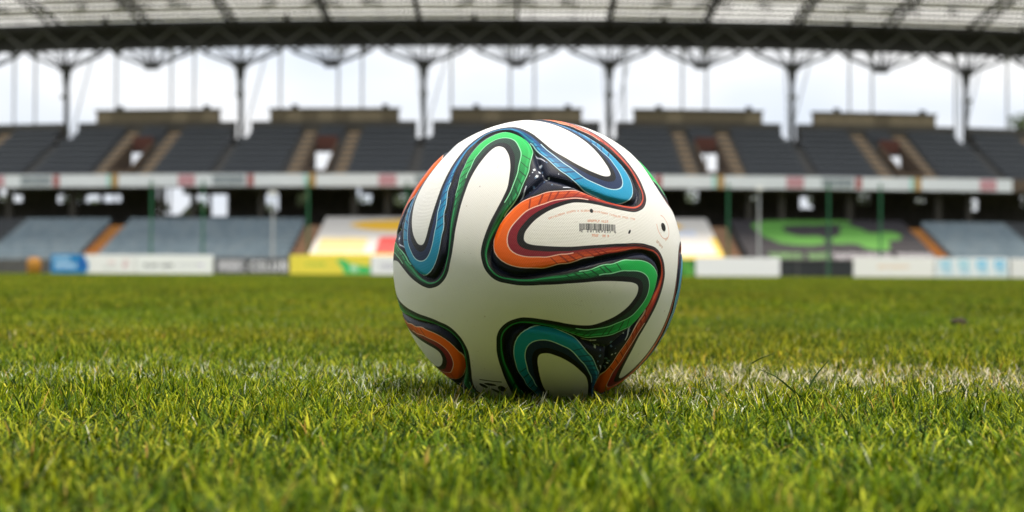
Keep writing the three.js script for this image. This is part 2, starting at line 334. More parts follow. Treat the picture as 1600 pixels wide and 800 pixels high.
// unseen roofed stand added behind the photographer to shade the front of the ball
{
  const o = thing('added_shading_stand', 'dark raked stand added out of view behind the photographer to shade the football', 'stand');
  for (let i = 0; i < 14; i++) { part('terrace_step', box(-62, 62, i ? 0.5 + i * 0.62 - 0.75 : 0, 0.7 + i * 0.62, 9 + i * 0.85, 9.85 + i * 0.85 + 0.002 * (i % 2)), mat.darkConcrete, o); part('seat_row', box(-61.5, 61.5, 1.0 + i * 0.62, 1.45 + i * 0.62, 9.3 + i * 0.85, 9.42 + i * 0.85), mat.seatDark, o); }
  part('rear_wall', box(-62, 62, 0, 15.4, 21.2, 21.5), mat.darkConcrete, o);
  for (let i = 0; i < 12; i++) { const g = box(-5.15, 5.15, -0.04, 0.04, -7, 7); g.rotateX(-0.11); const m = part('roof_panel', g, dullPanel, o); m.position.set(-57 + i * 10.36, 16.3, 14.6); }
  for (let i = 0; i < 13; i++) { part('column', bar(V(-62 + i * 10.33, 0, 20.6), V(-62 + i * 10.33, 15.4, 20.6), 0.22, 10), mat.steelGrey, o); part('rafter', bar(V(-62 + i * 10.33, 15.35, 21.1), V(-62 + i * 10.33, 16.85, 7.7), 0.16, 6), mat.steelDark, o); }
}

// thin posts of the rear facade
for (const k of BAYS) for (const [x, word] of [[-5.4, 'first'], [-0.5, 'second'], [1.5, 'third']]) {
  const o = intoBay(thing('facade_post', `${word} thin pale post against the sky, ${where[k]}`, 'post', 'thin rear facade posts'), k);
  part('shaft', bar(V(x, 0, -11.0), V(x, 19.4, -11.0), 0.085, 8), mat.poleGrey, o);
  part('cap', box(x - 0.16, x + 0.16, 18.6, 19.0, -11.16, -10.84), mat.poleGrey, o);
}

// ---------------------------------------------------------------- trees behind the stand
function leafGeometry(r, n, rx, ry, cy, size, clumps) {
  const pos = [], col = [], c = [];
  for (let i = 0; i < clumps; i++) { const a = r() * 6.283, u = r() * 2 - 1, q = Math.cbrt(r()), s = Math.sqrt(1 - u * u); c.push([Math.cos(a) * s * q * rx, cy + u * q * ry, Math.sin(a) * s * q * rx, 0.16 * rx + r() * 0.22 * rx, 0.75 + r() * 0.5]); }
  for (let i = 0; i < n; i++) {
    const k = c[Math.floor(r() * clumps)], a = r() * 6.283, u = r() * 2 - 1, q = k[3] * Math.cbrt(r()), s = Math.sqrt(1 - u * u);
    const p = V(k[0] + Math.cos(a) * s * q, k[1] + u * q * 0.8, k[2] + Math.sin(a) * s * q);
    const d = V(r() - 0.5, r() - 0.5, r() - 0.5).normalize().multiplyScalar(size * (0.6 + r() * 0.8)), e = V(r() - 0.5, r() - 0.5, r() - 0.5).cross(d).normalize().multiplyScalar(size * 0.4);
    const A = p.clone().sub(d), B = p.clone().add(e), C = p.clone().add(d), D = p.clone().sub(e), t = k[4] * (0.8 + r() * 0.4);
    for (const q2 of [A, B, C, A, C, D]) { pos.push(q2.x, q2.y, q2.z); col.push(0.055 * t, 0.085 * t, 0.02 * t); }
  }
  const g = new THREE.BufferGeometry(); g.setAttribute('position', new THREE.Float32BufferAttribute(pos, 3)); g.setAttribute('color', new THREE.Float32BufferAttribute(col, 3)); g.computeVertexNormals(); return g;
}
const leafMat = new THREE.MeshPhysicalMaterial({ vertexColors: true, roughness: 0.8, transmission: 0.3, thickness: 0, side: THREE.DoubleSide });
function tree(x, z, h, rx, seed, label) {
  const r = rng(seed), o = thing('tree', label, 'tree', 'trees behind the stand'); o.position.set(x, 0, z);
  const t = part('trunk', bar(V(0, -0.1, 0), V(0.2, h * 0.5, 0.1), 0.26, 8, 0.15), mat.bark, o);
  for (let i = 0; i < 5; i++) { const a = i * 1.3 + r(); part('limb', bar(V(0.1, h * (0.25 + 0.05 * i), 0), V(Math.cos(a) * rx * 0.6, h * (0.5 + 0.07 * i), Math.sin(a) * rx * 0.6), 0.09, 5, 0.04), mat.bark, t); }
  part('crown', leafGeometry(r, 9000, rx, h * 0.40, h * 0.56, 0.24, 60), leafMat, o);
}
[[-50, -104, 9, 3.0, 'bushy tree seen through the leftmost concourse opening'], [-40.5, -103, 8.2, 2.4, 'small tree showing low through the openings at far left'], [-38.5, -100, 5.6, 2.0, 'low tree below the wide bright opening at left'],
  [-33.0, -101, 7.6, 1.5, 'slim tree between the two bright openings at left'], [-28.9, -100, 6.9, 1.7, 'rounded tree inside the large bright opening at left'], [-19.5, -101, 8.4, 3.3, 'dense tree behind the concourse left of the football'], [-11, -102, 8.6, 3.8, 'dense tree behind the yellow and white banner at left'],
  [-3, -103, 8.7, 4, 'dense tree directly behind the football'], [6, -102, 8.6, 4, 'dense tree behind the football, slightly right'], [14.5, -102, 8.6, 4, 'dense tree behind the concourse right of the football'], [22.5, -103, 8.8, 4.2, 'dense tree behind the left end of the black banner'],
  [31, -102, 8.8, 4.2, 'dense tree behind the right end of the black banner'], [40, -104, 9, 4.2, 'dense tree behind the lower seats at right'], [49.5, -106, 17, 3.2, 'tall tree peeping above the stand at the far right edge']]
  .forEach(([x, z, h, rx, label], i) => tree(x, z, h, rx, 300 + i, label));

// ---------------------------------------------------------------- banners over the lower seats
function arcSheet(t0, t1, w0, y0, w1, y1, nx, ny, wave) {
  const pos = [], uv = [], idx = [];
  for (let j = 0; j <= ny; j++) for (let i = 0; i <= nx; i++) {
    const u = i / nx, v = j / ny, row = Math.abs(((v * 8) % 1) - 0.5) * 2;
    const p = onArc(t0 + (t1 - t0) * u, w0 + (w1 - w0) * v, y0 + (y1 - y0) * v + wave * (row * 1.2 - 0.6) + 0.05 * noise.noise(u * 30, v * 6, 2.2));
    pos.push(p.x, p.y, p.z); uv.push(u, v);
    if (i < nx && j < ny) { const a = j * (nx + 1) + i; idx.push(a, a + 1, a + nx + 2, a, a + nx + 2, a + nx + 1); }
  }
  const g = new THREE.BufferGeometry(); g.setAttribute('position', new THREE.Float32BufferAttribute(pos, 3)); g.setAttribute('uv', new THREE.Float32BufferAttribute(uv, 2)); g.setIndex(idx); g.computeVertexNormals(); return g;
}
{
  const art = canvasTexture(2048, 256, (c, w, h) => {
    c.fillStyle = '#bdb9b4'; c.fillRect(0, 0, w, h);
    c.fillStyle = '#d9a92c'; c.beginPath(); c.ellipse(w * 0.5, h * 0.20, w * 0.43, h * 0.22, 0, 0, 7); c.fill();
    c.fillStyle = '#c39a34'; c.beginPath(); c.ellipse(w * 0.52, h * 0.12, w * 0.30, h * 0.12, 0, 0, 7); c.fill();
    c.fillStyle = '#c8b680'; c.fillRect(w * 0.012, h * 0.52, w * 0.118, h * 0.36);
    c.fillStyle = '#c04844'; c.fillRect(w * 0.158, h * 0.50, w * 0.05, h * 0.40);
    c.fillStyle = '#a9b6cf'; for (let i = 0; i < 9; i++) c.fillRect(w * (0.885 + i * 0.008), h * 0.30, w * 0.005, h * 0.14);
    c.fillStyle = '#c9ad50'; c.fillRect(0, h * 0.90, w, h * 0.1); c.fillRect(w * 0.985, h * 0.5, w * 0.015, h * 0.5);
  });
  const m = shade(new THREE.Mesh(arcSheet(bayAngle(-1) + 0.85 / RC, bayAngle(1) - 0.85 / RC, -5.0, 1.15, 0.9, 4.25, 120, 32, 0.06), std(0xffffff, 0.8, { map: art })));
  m.name = 'seat_banner'; tag(m, 'white and yellow banner spread over the lower seats behind the football', 'banner'); scene.add(m);
  const art2 = canvasTexture(2048, 512, (c, w, h) => {
    c.fillStyle = '#282529'; c.fillRect(0, 0, w, h);
    const map = ([x, y]) => { const v = (y - 95) / 305, xl = 165 * v + 15, xr = 1330 + 270 * v; return [(x - xl) / (xr - xl) * w, v * h]; };
    const poly = (pts) => { c.beginPath(); const P = pts.map(map); c.moveTo((P[0][0] + P[1][0]) / 2, (P[0][1] + P[1][1]) / 2); for (let i = 1; i <= P.length; i++) { const a = P[i % P.length], b = P[(i + 1) % P.length]; c.quadraticCurveTo(a[0], a[1], (a[0] + b[0]) / 2, (a[1] + b[1]) / 2); } c.fill(); };
    c.fillStyle = '#4c8232';
    poly([[940, 96], [600, 98], [300, 98], [190, 115], [185, 150], [270, 220], [400, 275], [560, 292], [735, 285], [740, 215], [560, 222], [470, 210], [410, 160], [420, 138], [600, 136], [930, 122]]);
    poly([[880, 128], [990, 150], [1070, 195], [1250, 172], [1320, 205], [1310, 245], [1200, 252], [1235, 300], [1180, 325], [1050, 312], [960, 262], [790, 280], [775, 225], [860, 212], [845, 150]]);
    const r = rng(5);
    const glyphs = (x0, x1, col) => { c.fillStyle = col; for (let x = x0; x < x1; x += 34) { const [px] = map([x, 365]); c.fillRect(px, h * 0.80, 9, h * 0.14); c.fillRect(px + 18, h * 0.80, 9, h * 0.14); if (r() > 0.4) c.fillRect(px, h * (r() > 0.5 ? 0.80 : 0.90), 27, h * 0.04); } };
    glyphs(330, 540, '#6f9e58'); glyphs(610, 760, '#6f9e58'); glyphs(800, 1210, '#b8b4b8'); glyphs(1290, 1540, '#b8b4b8');
  });
  const m2 = shade(new THREE.Mesh(arcSheet(bayAngle(1) + 0.85 / RC, bayAngle(2) - 0.8 / RC, -5.0, 1.1, 0.9, 4.2, 60, 32, 0.06), std(0xffffff, 0.85, { map: art2 })));
  m2.name = 'seat_banner_001'; tag(m2, 'black banner with large green emblem spread over the lower seats', 'banner'); scene.add(m2);
}

// ---------------------------------------------------------------- advertising boards at the pitch edge
function boardShape(x0, x1, h, radius) {
  const s = new THREE.Shape(), w = x1 - x0, r = Math.max(radius, 0.02);
  s.moveTo(r, 0); s.lineTo(w - r, 0); s.quadraticCurveTo(w, 0, w, r); s.lineTo(w, h - r); s.quadraticCurveTo(w, h, w - r, h); s.lineTo(r, h); s.quadraticCurveTo(0, h, 0, h - r); s.lineTo(0, r); s.quadraticCurveTo(0, 0, r, 0);
  const g = new THREE.ExtrudeGeometry(s, { depth: 0.08, bevelEnabled: true, bevelSize: 0.012, bevelThickness: 0.012, bevelSegments: 2, steps: 1 });
  const p = g.attributes.position, uv = g.attributes.uv; for (let i = 0; i < p.count; i++) uv.setXY(i, p.getX(i) / w, p.getY(i) / h);
  g.translate(-w / 2, 0, -0.04); return g;
}
function adBoard(x0, x1, h, z, radius, label, draw) {
  const o = thing('advertising_board', label, 'advertising board', 'advertising boards along the pitch'); o.position.set((x0 + x1) / 2, 0, z);
  const map = canvasTexture(512, Math.max(64, Math.round(512 * h / (x1 - x0))), draw);
  part('panel', boardShape(x0, x1, h, radius), std(0xffffff, 0.5, { map }), o).position.y = 0.04;
  for (const s of [-1, 1]) part('foot', box(s * (x1 - x0) * 0.36 - 0.05, s * (x1 - x0) * 0.36 + 0.05, 0, 0.12, -0.5, -0.05), mat.steelGrey, o);
}
const glyphRow = (c, r, x0, x1, y, h, step, col, bold = 1) => { c.fillStyle = col; for (let x = x0; x < x1; x += step) { c.fillRect(x, y, step * 0.26 * bold, h); if (r() > 0.25) c.fillRect(x + step * 0.45, y, step * 0.26 * bold, h); if (r() > 0.35) c.fillRect(x, y + (r() > 0.5 ? 0 : h * 0.42), step * 0.7, h * 0.2 * bold); if (r() > 0.5) c.fillRect(x, y + h * 0.8, step * 0.7, h * 0.2 * bold); } };
{
  const r = rng(9), Z = -72;
  adBoard(-30.2, -27.75, 1.2, Z, 0.06, 'bright blue advertising board with pale lettering, leftmost of the row', (c, w, h) => {
    c.fillStyle = '#e8f1f6'; c.fillRect(0, 0, w, h); c.fillStyle = '#0b7fbd'; c.beginPath(); c.moveTo(0, 0); c.lineTo(w * 0.86, 0); c.quadraticCurveTo(w * 0.95, h * 0.2, w, h * 0.55); c.quadraticCurveTo(w, h * 0.9, w * 0.93, h); c.lineTo(0, h); c.fill();
    c.fillStyle = '#0a5fb0'; c.beginPath(); c.ellipse(w * 0.84, h * 0.5, w * 0.1, h * 0.4, 0, 0, 7); c.fill();
    glyphRow(c, r, w * 0.06, w * 0.5, h * 0.12, h * 0.2, 34, '#bfe4fb', 1.2); glyphRow(c, r, w * 0.12, w * 0.62, h * 0.45, h * 0.26, 42, '#c9e6ff', 1.3);
  });
  adBoard(-27.68, -24.7, 1.2, Z, 0.03, 'white advertising board with faint pink marks beside the blue one', (c, w, h) => {
    c.fillStyle = '#f4f3f1'; c.fillRect(0, 0, w, h); glyphRow(c, r, w * 0.3, w * 0.6, h * 0.62, h * 0.12, 16, '#b9bdb9'); c.fillStyle = '#efdcdc'; c.fillRect(w * 0.4, h * 0.3, w * 0.16, h * 0.2);
    c.strokeStyle = '#d9a3a8'; c.lineWidth = h * 0.07; c.beginPath(); c.arc(w * 0.75, h * 0.45, h * 0.2, -1.6, 1.4); c.stroke(); c.fillStyle = '#c98d95'; c.fillRect(w * 0.74, h * 0.45, w * 0.045, h * 0.25);
  });
  adBoard(-24.62, -19.6, 1.2, Z, 0.05, 'long white advertising board with a line of small dark lettering', (c, w, h) => {
    c.fillStyle = '#f6f7f5'; c.fillRect(0, 0, w, h); glyphRow(c, r, w * 0.1, w * 0.48, h * 0.48, h * 0.16, 20, '#2b2c36', 1.25); glyphRow(c, r, w * 0.54, w * 0.8, h * 0.44, h * 0.18, 40, '#b4b2bd', 0.5); c.fillStyle = '#d9cdea'; c.fillRect(w * 0.82, h * 0.48, w * 0.06, h * 0.12);
  });
  adBoard(-19.45, -17.35, 1.06, Z, 0.02, 'dark grey advertising board with crowded pale lettering', (c, w, h) => { c.fillStyle = '#55565a'; c.fillRect(0, 0, w, h); glyphRow(c, r, w * 0.1, w * 0.95, h * 0.16, h * 0.66, 56, '#cfccd2', 1.5); });
  adBoard(-17.28, -14.62, 1.06, Z, 0.02, 'dark grey advertising board reading CELUB in large pale letters', (c, w, h) => { c.fillStyle = '#55565a'; c.fillRect(0, 0, w, h); c.fillStyle = '#f2eff4'; c.font = `bold ${Math.round(h * 0.86)}px sans-serif`; c.textAlign = 'center'; c.textBaseline = 'middle'; c.save(); c.translate(w / 2, h * 0.52); c.scale(w * 0.95 / c.measureText('CELUB').width, 1); c.fillText('CELUB', 0, 0); c.restore(); });
  adBoard(-14.55, -9.3, 1.25, Z, 0.03, 'yellow advertising board with green emblem left of the football', (c, w, h) => {
    c.fillStyle = '#f3e04c'; c.fillRect(0, 0, w, h); glyphRow(c, r, w * 0.2, w * 0.42, h * 0.4, h * 0.16, 18, '#9cbf45', 1.2);
    c.fillStyle = '#3fc46c'; c.beginPath(); c.moveTo(w * 0.58, h * 0.3); c.quadraticCurveTo(w * 0.66, h * 0.05, w * 0.73, h * 0.4); c.quadraticCurveTo(w * 0.86, h * 0.55, w, h * 0.6); c.lineTo(w, h * 0.98); c.lineTo(w * 0.68, h * 0.98); c.quadraticCurveTo(w * 0.66, h * 0.6, w * 0.58, h * 0.3); c.fill();
    c.fillStyle = '#c5ecc9'; c.beginPath(); c.ellipse(w * 0.8, h * 0.68, w * 0.055, h * 0.16, 0.4, 0, 7); c.fill();
  });
  adBoard(-9.22, -5.0, 1.22, Z, 0.03, 'white advertising board partly hidden by the left side of the football', (c, w, h) => { c.fillStyle = '#f4f4f6'; c.fillRect(0, 0, w, h); glyphRow(c, r, w * 0.14, w * 0.34, h * 0.4, h * 0.3, 26, '#b3aec0', 1); glyphRow(c, r, w * 0.36, w * 0.6, h * 0.4, h * 0.3, 30, '#4b4b55', 1.2); });
  adBoard(9.6, 11.95, 1.0, Z, 0.02, 'green advertising board just right of the football', (c, w, h) => { c.fillStyle = '#3f8f35'; c.fillRect(0, 0, w, h); const q = rng(3); for (let i = 0; i < 60; i++) { c.fillStyle = q() > 0.5 ? '#6db648' : '#2d6d2c'; c.beginPath(); c.ellipse(q() * w, q() * h, 14 + q() * 26, 12 + q() * 20, q() * 3, 0, 7); c.fill(); } });
  adBoard(12.05, 17.55, 1.2, Z, 0.12, 'plain white advertising board with rounded corners right of the football', (c, w, h) => { c.fillStyle = '#f5f4f6'; c.fillRect(0, 0, w, h); });
  adBoard(22.4, 27.65, 1.25, Z, 0.04, 'white advertising board with faint orange lettering', (c, w, h) => { c.fillStyle = '#f5f3ef'; c.fillRect(0, 0, w, h); glyphRow(c, r, w * 0.3, w * 0.68, h * 0.38, h * 0.18, 17, '#efc6a0', 0.9); });
  adBoard(27.75, 32.55, 1.25, Z, 0.02, 'white advertising board with four light blue squares', (c, w, h) => {
    c.fillStyle = '#e9f0f4'; c.fillRect(0, 0, w, h); for (let i = 0; i < 4; i++) { const x = w * (0.07 + i * 0.245); c.fillStyle = ['#9fd3ea', '#a5d6e6', '#7fcbef', '#74c4ec'][i]; c.fillRect(x, h * 0.08, w * 0.14, h * 0.46); c.fillStyle = '#c0dcea'; c.fillRect(x + w * 0.02, h * 0.56, w * 0.14, h * 0.3); c.fillStyle = '#d5eef8'; c.fillRect(x + w * 0.03, h * 0.2, w * 0.07, h * 0.14); }
  });
  adBoard(32.72, 38.0, 1.22, Z, 0.02, 'blank white advertising board at the right edge', (c, w, h) => { c.fillStyle = '#ecebea'; c.fillRect(0, 0, w, h); });
}
// orange tub at the left
{
  const o = thing('orange_tub', 'squat orange tub standing at the pitch edge, far left', 'tub'); o.position.set(-31.5, 0, -72.4);
  const pts = [[0.0, 0.0], [0.34, 0.0], [0.42, 0.08], [0.46, 0.45], [0.45, 0.78], [0.40, 0.9], [0.33, 0.95]].map(([a, b]) => new THREE.Vector2(a, b));
  part('body', new THREE.LatheGeometry(pts, 24), std(0xa9741c, 0.6), o);
  part('lid', new THREE.LatheGeometry([[0, 1.06], [0.2, 1.05], [0.35, 0.98], [0.36, 0.94], [0, 0.94]].map(([a, b]) => new THREE.Vector2(a, b)), 24), std(0x9a6614, 0.6), o);
}
// green net posts and two lamp posts in front of the stand
for (const [x, label] of [[-24.4, 'leftmost thin green net post in front of the seats'], [-20.9, 'second thin green net post from the left'], [-13.8, 'thin green net post beside the brown stair left of the football'], [-7.1, 'thin green net post touching the left edge of the football'], [14.6, 'thin green net post beside the brown stair right of the football'], [21.4, 'thin green net post across the middle of the green emblem'], [24.9, 'rightmost thin green net post in front of the black banner']]) {
  const o = thing('net_post', label, 'post', 'green net posts'); o.position.set(x, 0, -74.2);
  part('shaft', bar(V(0, 0, 0), V(0, 6.3, 0), 0.075, 10, 0.06), mat.greenPole, o); part('cap', bar(V(0, 6.3, 0), V(0, 6.36, 0), 0.08, 10), mat.greenPole, o); part('crossbar', bar(V(-0.3, 6.1, 0), V(0.3, 6.1, 0), 0.03), mat.greenPole, o);
}
for (const [x, h, label] of [[-16.2, 5.4, 'pale lamp post in front of the blue grey seats at left'], [16.7, 5.9, 'pale lamp post in front of the black banner at right']]) {
  const o = thing('lamp_post', label, 'lamp post', 'pale lamp posts'); o.position.set(x, 0, -74.3);
  part('shaft', bar(V(0, 0, 0), V(0, h, 0), 0.09, 10, 0.06), mat.poleGrey, o);
  const hd = part('lamp_head', new RoundedBoxGeometry(0.6, 0.3, 0.3, 2, 0.08), mat.poleGrey, o); hd.position.set(0, h + 0.1, 0.1); part('lens', box(-0.24, 0.24, -0.11, 0.11, 0.152, 0.17), mat.whitePaint, hd);
}

// ---------------------------------------------------------------- grass
const grassMat = new THREE.MeshPhysicalMaterial({ vertexColors: true, roughness: 0.6, transmission: 0.4, thickness: 0, side: THREE.DoubleSide, specularIntensity: 0.16 });
function grassPatch(size, count, seed, { len = 0.0165, width = 0.0013, chalk = 0, segs = 3 } = {}) {
  const r = rng(seed), pos = [], col = [], idx = [];
  for (let i = 0; i < count; i++) {
    const x = (r() - 0.5) * size, z = (r() - 0.5) * size, a = r() * 6.283, L = len * (0.55 + r() * 0.75), w = width * (0.6 + r() * 0.7);
    const lean = 0.1 + r() * 1.15, curl = 0.2 + r() * 1.5, dx = Math.cos(a), dz = Math.sin(a), tw = a + Math.PI / 2 + (r() - 0.5) * 1.2, sx = Math.cos(tw), sz = Math.sin(tw);
    const kind = r(), b = 0.75 + r() * 0.5; let c;
    if (kind < 0.40) c = [0.098, 0.166, 0.003]; else if (kind < 0.68) c = [0.290, 0.335, 0.005]; else if (kind < 0.90) c = [0.018, 0.048, 0.002]; else if (kind < 0.985) c = [0.54, 0.52, 0.04]; else c = [0.44, 0.28, 0.06];
    c = c.map((v) => v * b);
    const white = r() < chalk ? 0.6 + r() * 0.4 : 0;
    const base = pos.length / 3; let px = x, py = -0.002, pz = z, ang = lean;
    for (let s = 0; s <= segs; s++) {
      const t = s / segs, ww = w * (s === segs ? 0.12 : 1 - 0.55 * t * t) / 2;
      const k = white * Math.min(1, t * 1.6);
      const C = [c[0] + (0.76 - c[0]) * k, c[1] + (0.76 - c[1]) * k, c[2] + (0.64 - c[2]) * k];
      pos.push(px - sx * ww, py, pz - sz * ww, px + sx * ww, py, pz + sz * ww); col.push(...C, ...C);
      if (s < segs) { const q = base + s * 2; idx.push(q, q + 1, q + 3, q, q + 3, q + 2); px += Math.sin(ang) * dx * L / segs; pz += Math.sin(ang) * dz * L / segs; py += Math.max(0.1, Math.cos(ang)) * L / segs; ang += curl / segs; }
    }
  }
  const g = new THREE.BufferGeometry(); g.setAttribute('position', new THREE.Float32BufferAttribute(pos, 3)); g.setAttribute('color', new THREE.Float32BufferAttribute(col, 3)); g.setIndex(idx); g.computeVertexNormals(); return g;
}
const ballCentre = camera.position.clone().add(ballOffset);
{
  const turf = new THREE.Group(); turf.name = 'grass'; turf.userData = { kind: 'stuff', label: 'short green grass of the pitch with a worn chalk line', category: 'grass' }; scene.add(turf);
  const r = rng(4242), lists = {}, add = (key, x, z, sy, turn, s = 1) => (lists[key] ??= []).push([x, z, sy, turn, s]);
  for (let z = 0.22; z < 2.7; z += 0.09) for (let x = -(0.55 * z + 0.35); x < 0.55 * z + 0.35; x += 0.09) {
    const px = x + (r() - 0.5) * 0.03, pz = z + (r() - 0.5) * 0.03, d = Math.hypot(px - ballCentre.x, -pz - ballCentre.z);
    if (d < 0.04) continue;
    const worn = fbm(px * 4 + 3, 5, pz * 4, 3) + (px > 0.05 ? 0.14 : px > -0.25 ? -0.08 : -0.3);           // the line is better kept on the right
    const line = pz > 0.90 && pz < 1.01 && worn > -0.05 ? 'chalk' : (pz > 0.80 && pz < 1.10 && worn > -0.35) || d < 0.17 ? 'dust' : 'near';
    add(line + Math.floor(r() * (line === 'near' ? 8 : 4)), px, pz, d < 0.075 ? 0.7 : 0.8 + 0.4 * r() + 0.5 * fbm(px * 4, 1, pz * 4, 2), r() * 6.283);
  }
  for (let z = 2.8; z < 10; z += 0.36) for (let x = -(0.52 * z + 0.6); x < 0.52 * z + 0.6; x += 0.36) add('mid' + Math.floor(r() * 4), x + (r() - 0.5) * 0.08, z + (r() - 0.5) * 0.08, 0.85 + r() * 0.3, r() * 6.283);
  for (let z = 10.4; z < 72.2; z += 1.35) for (let x = -(0.5 * z + 2); x < 0.5 * z + 2; x += 1.35) add('far' + Math.floor(r() * 3), x + (r() - 0.5) * 0.2, Math.min(71.6, z + (r() - 0.5) * 0.2), 0.9 + r() * 0.2, r() * 6.283);
  const M = new THREE.Matrix4(), Q = new THREE.Quaternion(), up = V(0, 1, 0), C = new THREE.Color();
  for (const [key, list] of Object.entries(lists)) {
    const kind = key.replace(/\d/g, ''), n = +key.replace(/\D/g, '');
    const geo = kind === 'mid' ? grassPatch(0.42, 5200, 700 + n, { width: 0.003, len: 0.022, segs: 2 }) : kind === 'far' ? grassPatch(1.6, 9000, 800 + n, { width: 0.009, len: 0.030, segs: 2 }) : grassPatch(0.115, 2100, 600 + n + (kind === 'chalk' ? 40 : kind === 'dust' ? 80 : 0), { chalk: kind === 'chalk' ? 0.36 : kind === 'dust' ? 0.11 : 0.004 });
    const im = shade(new THREE.InstancedMesh(geo, grassMat, list.length)); im.name = 'grass_patch';
    list.forEach(([x, z, sy, turn, s], i) => {
      im.setMatrixAt(i, M.compose(V(x, 0, -z), Q.setFromAxisAngle(up, turn), V(s, sy, s)));
      const k = 1 + 0.55 * fbm(x * 0.9 + 5, 2, z * 0.9, 3) + 0.35 * fbm(x * 0.12, 7, z * 0.22, 2), y = 0.5 * fbm(x * 1.7, 11, z * 1.7, 3);
      im.setColorAt(i, C.setRGB(k * (1 + y), k, k));
    });
    turf.add(im);
  }
}
// a few long dark stems that the mower missed
function stem(points, w, label) {
  const curve = new THREE.CatmullRomCurve3(points.map((p) => V(...p))), pos = [], idx = [], n = 16, p = V(0, 0, 0);
  for (let i = 0; i <= n; i++) { curve.getPoint(i / n, p); const ww = w * (1 - 0.75 * (i / n) ** 2) / 2; pos.push(p.x - ww * 0.8, p.y + ww * 0.3, p.z - ww * 0.2, p.x, p.y - ww * 0.35, p.z, p.x + ww * 0.8, p.y + ww * 0.3, p.z + ww * 0.2); if (i < n) { const q = i * 3; for (const k of [0, 1]) idx.push(q + k, q + k + 1, q + k + 4, q + k, q + k + 4, q + k + 3); } }
  const g = new THREE.BufferGeometry(); g.setAttribute('position', new THREE.Float32BufferAttribute(pos, 3)); g.setIndex(idx); g.computeVertexNormals();
  const m = shade(new THREE.Mesh(g, new THREE.MeshPhysicalMaterial({ color: lin(0.03, 0.06, 0.008), roughness: 0.7, specularIntensity: 0.2, transmission: 0.25, thickness: 0, side: THREE.DoubleSide }))); m.name = numbered('grass_stem'); tag(m, label, 'grass stem', 'long stems in the turf'); scene.add(m);
}
stem([[0.213, -0.002, -0.76], [0.203, 0.008, -0.762], [0.195, 0.0154, -0.765], [0.185, 0.024, -0.77], [0.176, 0.0283, -0.78]], 0.0034, 'long arched dark grass stem to the right of the football');
stem([[0.2154, 0.012, -0.80], [0.223, 0.022, -0.805], [0.234, 0.0333, -0.81]], 0.0024, 'straight dark grass stem leaning right behind the arched one');
stem([[0.186, 0.027, -0.85], [0.193, 0.031, -0.85], [0.202, 0.0344, -0.85]], 0.0024, 'short dark grass stem nearest to the football at right');
// clod of earth
{
  const g = new THREE.IcosahedronGeometry(0.0135, 4), p = g.attributes.position;
  for (let i = 0; i < p.count; i++) { const v = V(p.getX(i), p.getY(i), p.getZ(i)), k = 1 + 0.55 * fbm(v.x * 90, v.y * 90, v.z * 90, 4); p.setXYZ(i, v.x * k, v.y * k * 0.6, v.z * k); }
  g.computeVertexNormals(); const m = shade(new THREE.Mesh(g, mat.soil)); m.name = 'soil_clod'; m.position.set(0.795, 0.013, -1.95); tag(m, 'small dark clod of soil lying on the grass at right', 'soil clod'); scene.add(m);
}

